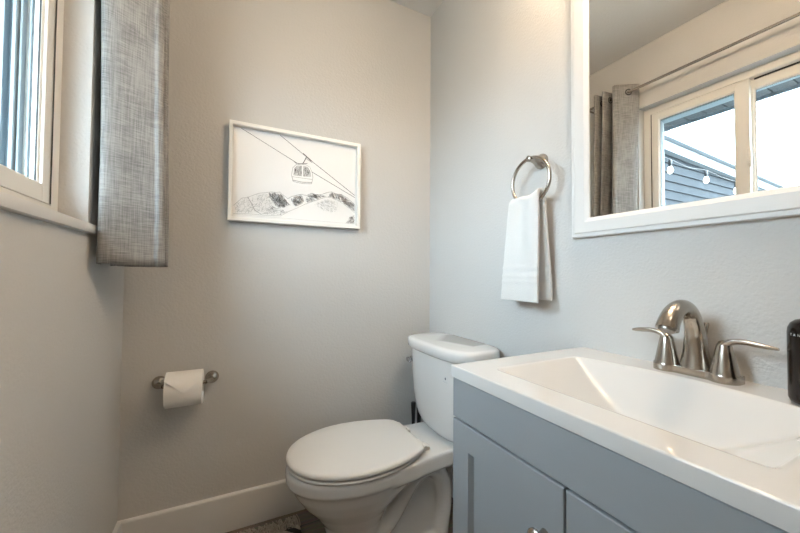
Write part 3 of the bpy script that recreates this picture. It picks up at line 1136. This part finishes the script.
bm = nb()
sec = [(0.000, .318, .560, .100, .44), (0.035, .322, .550, .097, .44), (0.10, .322, .53, .093, .43), (0.15, .308, .53, .100, .43), (0.195, .275, .55, .118, .43),
       (0.235, .238, .60, .140, .43), (0.275, .210, .66, .158, .43), (0.305, .196, .67, .168, .43), (0.314, .188, .68, .172, .43), (0.322, .180, .68, .179, .43), (0.355, .177, .68, .182, .43), (0.366, .182, .68, .178, .43)]
loft(bm, [egg(a, b, w, z, c) for z, a, b, w, c in sec])
# deck under the tank
dk = []
for z, s in ((0.300, 0.93), (0.312, 1.0), (0.358, 1.0), (0.366, 0.975)):
    pts = [(.50, .168), (.60, .160), (.68, .143), (.74, .135), (.85, .135), (.905, .132), (.922, .115)]
    r = [(x, TY + w * s, z) for x, w in pts] + [(x, TY - w * s, z) for x, w in reversed(pts)]
    dk.append(r)
loft(bm, dk)
# rear web and trapway
loft(bm, [[(.55, TY - w, z), (.80 - d, TY - w, z), (.80 - d, TY + w, z), (.55, TY + w, z)] for z, w, d in ((0, .062, .02), (.20, .058, .02), (.32, .066, .0))])
tube(bm, catmull([(.47, TY, .085), (.535, TY, .125), (.59, TY, .195), (.645, TY, .262), (.715, TY, .275), (.768, TY, .225), (.780, TY, .14), (.768, TY, .05), (.765, TY, 0.0)], 5), 0.045, seg=28, up=(0, 1, 0), ell=(1.0, 2.1))
ft = []
for z, w, xa, xb in ((0, .106, .310, .800), (.018, .104, .313, .797), (.028, .094, .325, .785)):
    r = []
    for k in range(48):
        a = 2 * pi * k / 48
        c, s = cos(a), sin(a)
        r.append(((xa + xb) / 2 - (xb - xa) / 2 * math.copysign(abs(c) ** 0.6, c), TY + w * math.copysign(abs(s) ** 0.6, s), z))
    ft.append(r)
loft(bm, ft)
bowl = obj('bowl', bm, M_porc, tl, angle=180)
rm = bowl.modifiers.new('merge', 'REMESH'); rm.mode = 'VOXEL'; rm.voxel_size = 0.0045; rm.use_smooth_shade = True
sm_ = bowl.modifiers.new('soft', 'SMOOTH'); sm_.iterations = 5; sm_.factor = 0.5


def lid_outline(grow, z, xb=0.652):
    xf, cx, w = 0.183, 0.425, 0.190
    pts = []
    xf -= grow; w += grow; xbb = xb + grow
    n = 40
    wb = 0.128 + grow
    half = []
    for k in range(n + 1):
        a = pi / 2 * k / n
        half.append((cx - (cx - xf) * cos(a), w * sin(a) ** 0.96))
    rc = 0.030
    for k in range(1, 21):
        x = cx + (xbb - cx) * k / 20
        f = (x - cx) / (xbb - cx)
        y = w - (w - wb) * f ** 2.0
        d = x - (xbb - rc)
        if d > 0:
            y -= rc - math.sqrt(max(0, rc * rc - d * d))
        half.append((x, max(y, 0.02)))
    up_ = [(x, TY + y, z) for x, y in half]
    dn = [(x, TY - y, z) for x, y in reversed(half[1:])]
    return up_ + dn


bm = nb(); loft(bm, [lid_outline(g, z, 0.640) for g, z in ((-0.010, .3690), (-0.004, .3705), (-0.001, .375), (-0.003, .3795), (-0.012, .3815))])
obj('seat', bm, M_seat, tl, angle=50)
bm = nb(); loft(bm, [lid_outline(g, z) for g, z in ((-0.008, .3862), (0.001, .3880), (0.003, .3960), (0.001, .4010), (-0.004, .4040), (-0.016, .4060), (-0.06, .4075), (-0.11, .408))])
obj('seat_lid', bm, M_seat, tl, angle=50)
for sy in (-1, 1):
    bm = nb()
    box(bm, 0.652, 0.692, TY + sy * 0.078 - 0.020, TY + sy * 0.078 + 0.020, 0.3655, 0.380, bev=0.005)
    tube(bm, [(0.661, TY + sy * 0.050, 0.385), (0.661, TY + sy * 0.115, 0.385)], 0.009, seg=16)
    obj('hinge', bm, M_seat, tl)


def tank_sec(w, xf, z, xb=0.938, n=64, ef=3.2, eb=6.0):
    cx = xf + (xb - xf) * 0.52
    out = []
    for k in range(n):
        a = 2 * pi * k / n
        c, s = cos(a), sin(a)
        e = ef if c > 0 else eb
        ax = cx - xf if c > 0 else xb - cx
        out.append((cx - ax * math.copysign(abs(c) ** (2 / e), c), TY + 0.003 + w * math.copysign(abs(s) ** (2 / e), s), z))
    return out


bm = nb()
loft(bm, [tank_sec(*t) for t in ((.085, .800, .3665), (.110, .786, .3685), (.135, .775, .376), (.155, .767, .388), (.174, .760, .408), (.188, .754, .435), (.198, .749, .470), (.206, .744, .520), (.213, .740, .600), (.217, .738, .703))])
tk = obj('tank', bm, M_porc, tl, angle=60)
bm = nb()
loft(bm, [tank_sec(*t, 0.948) for t in ((.218, .740, .7035), (.231, .727, .7055), (.234, .723, .710), (.234, .723, .736), (.232, .725, .743), (.226, .731, .7475), (.210, .748, .7495), (.15, .79, .750))])
obj('tank_lid', bm, M_porc, tl, angle=60)


def tank_front_x(yy, w=.214, xf=.7395):
    cx = xf + (.938 - xf) * 0.52
    s = min(1, abs((yy - TY - 0.003) / w))
    return cx - (cx - xf) * (1 - s ** 3.2) ** (1 / 3.2)


# flush lever at the far front corner
bm = nb()
ly = TY + 0.162
lx = tank_front_x(ly)
lathe(bm, (lx + 0.006, ly, 0.648), [(0.0125, 0.0), (0.0135, -0.010), (0.012, -0.014), (0.007, -0.016), (0.006, -0.024), (0.010, -0.027), (0.010, -0.034), (0.004, -0.037)], axis='x', seg=22)
tube(bm, catmull([(lx - 0.024, ly, 0.648), (lx - 0.027, ly - 0.015, 0.646), (lx - 0.026, ly - 0.03, 0.642)], 5), [0.007] * 5 + [0.006] * 5 + [0.004], seg=12)
obj('flush_lever', bm, M_chrome, tl)
# emblem
bm = nb()
ey = 1.092
ex = tank_front_x(ey)
lathe(bm, (ex + 0.0006, ey, 0.633), [(0.0034, 0.0), (0.0034, -0.0012), (0.0005, -0.0016)], axis='x', seg=16)
for v in bm.verts:
    v.co.z = 0.633 + (v.co.z - 0.633) * 1.5
def tstroke(pts, w):
    for (ya, za), (yb, zb_) in zip(pts, pts[1:]):
        d = Vector((yb - ya, zb_ - za)); nn = Vector((-d.y, d.x)).normalized() * w / 2
        q = []
        for (yy, zz, s) in ((ya, za, -1), (yb, zb_, -1), (yb, zb_, 1), (ya, za, 1)):
            Y_, Z_ = yy + nn.x * s, zz + nn.y * s
            q.append(bm.verts.new((tank_front_x(Y_) - 0.0006, Y_, Z_)))
        bm.faces.new(q).material_index = 1
tstroke([(ey + 0.012, 0.620), (ey + 0.008, 0.624), (ey + 0.005, 0.618), (ey, 0.6215), (ey - 0.004, 0.6175), (ey - 0.008, 0.6205), (ey - 0.012, 0.618)], 0.0013)
obj('emblem', bm, [M_emblem, M_emblem_grey], tk, smooth=False)
# bolt caps on the foot
for sy in (-1, 1):
    bm = nb(); lathe(bm, (0.60, TY + sy * 0.092, 0.030), [(0.014, 0.0), (0.013, 0.012), (0.008, 0.017), (0.001, 0.018)], seg=18)
    obj('bolt_cap', bm, M_porc, tl)

# ================================================================== BRUSH AND PLUNGER BEHIND THE BOWL
tb = empty('toilet_brush', (0.797, 1.437, 0), 'black toilet brush standing in the corner behind the toilet bowl', 'toilet brush')
bm = nb(); lathe(bm, (0.797, 1.437, 0), [(0.030, 0.0005), (0.032, 0.004), (0.032, 0.13), (0.028, 0.137), (0.014, 0.140)], seg=28)
obj('holder', bm, M_black, tb)
bm = nb(); lathe(bm, (0.797, 1.437, 0), [(0.0075, 0.138), (0.0075, 0.26), (0.0080, 0.32), (0.0095, 0.380), (0.0115, 0.412), (0.0115, 0.418), (0.009, 0.421), (0.001, 0.4215)], seg=20)
obj('handle', bm, M_black, tb)
pl = empty('plunger', (0.864, 1.500, 0), 'black plunger with upright handle half hidden behind the toilet tank', 'plunger')
bm = nb(); lathe(bm, (0.864, 1.500, 0), [(0.033, 0.0005), (0.034, 0.012), (0.030, 0.045), (0.020, 0.075), (0.014, 0.095), (0.012, 0.10)], seg=28)
obj('cup', bm, M_black, pl)
bm = nb(); lathe(bm, (0.864, 1.500, 0), [(0.010, 0.095), (0.010, 0.345), (0.0125, 0.360), (0.009, 0.368), (0.001, 0.369)], seg=18)
obj('handle', bm, M_black, pl)

# ================================================================== RUG
rg = empty('rug', (-0.02, 1.05, 0), 'cream and black fringed rug on the plank floor left of the toilet', 'rug')
bm = nb()
rx0, rx1, ry0, ry1 = -0.31, 0.268, 0.55, 1.440
nxr, nyr = 90, 130
rn = random.Random(5)
g = [[bm.verts.new((rx0 + (rx1 - rx0) * i / nxr, ry0 + (ry1 - ry0) * j / nyr, 0.009 + rn.uniform(0, 0.006))) for j in range(nyr + 1)] for i in range(nxr + 1)]
for i in range(nxr):
    for j in range(nyr):
        bm.faces.new((g[i][j], g[i + 1][j], g[i + 1][j + 1], g[i][j + 1]))
lp = [g[i][0] for i in range(nxr)] + [g[nxr][j] for j in range(nyr)] + [g[i][nyr] for i in range(nxr, 0, -1)] + [g[0][j] for j in range(nyr, 0, -1)]
lo = [bm.verts.new((v.co.x, v.co.y, 0.0008)) for v in lp]
for i in range(len(lp)):
    j = (i + 1) % len(lp)
    bm.faces.new((lp[i], lp[j], lo[j], lo[i]))
obj('weave', bm, M_rug, rg, angle=180)
bm = nb()
x = rx0 + 0.004
while x < rx1 + 0.006:
    for (ya, dy) in ((ry1 - 0.012, 1),):
        ln = rn.uniform(0.066, 0.084)
        a = rn.uniform(-0.35, 0.35)
        tube(bm, catmull([(x, ya, 0.011), (x + a * ln * 0.3, ya + dy * ln * 0.35, 0.013 + rn.uniform(0, 0.004)), (x + a * ln * 0.8, ya + dy * ln * 0.75, 0.007 + rn.uniform(0, 0.004)), (x + a * ln, ya + dy * ln, 0.0035)], 3), 0.0021, seg=6)
    x += rn.uniform(0.0022, 0.0042)
fr = obj('fringe', bm, M_rug_cream, rg)
fr['kind'] = 'stuff'
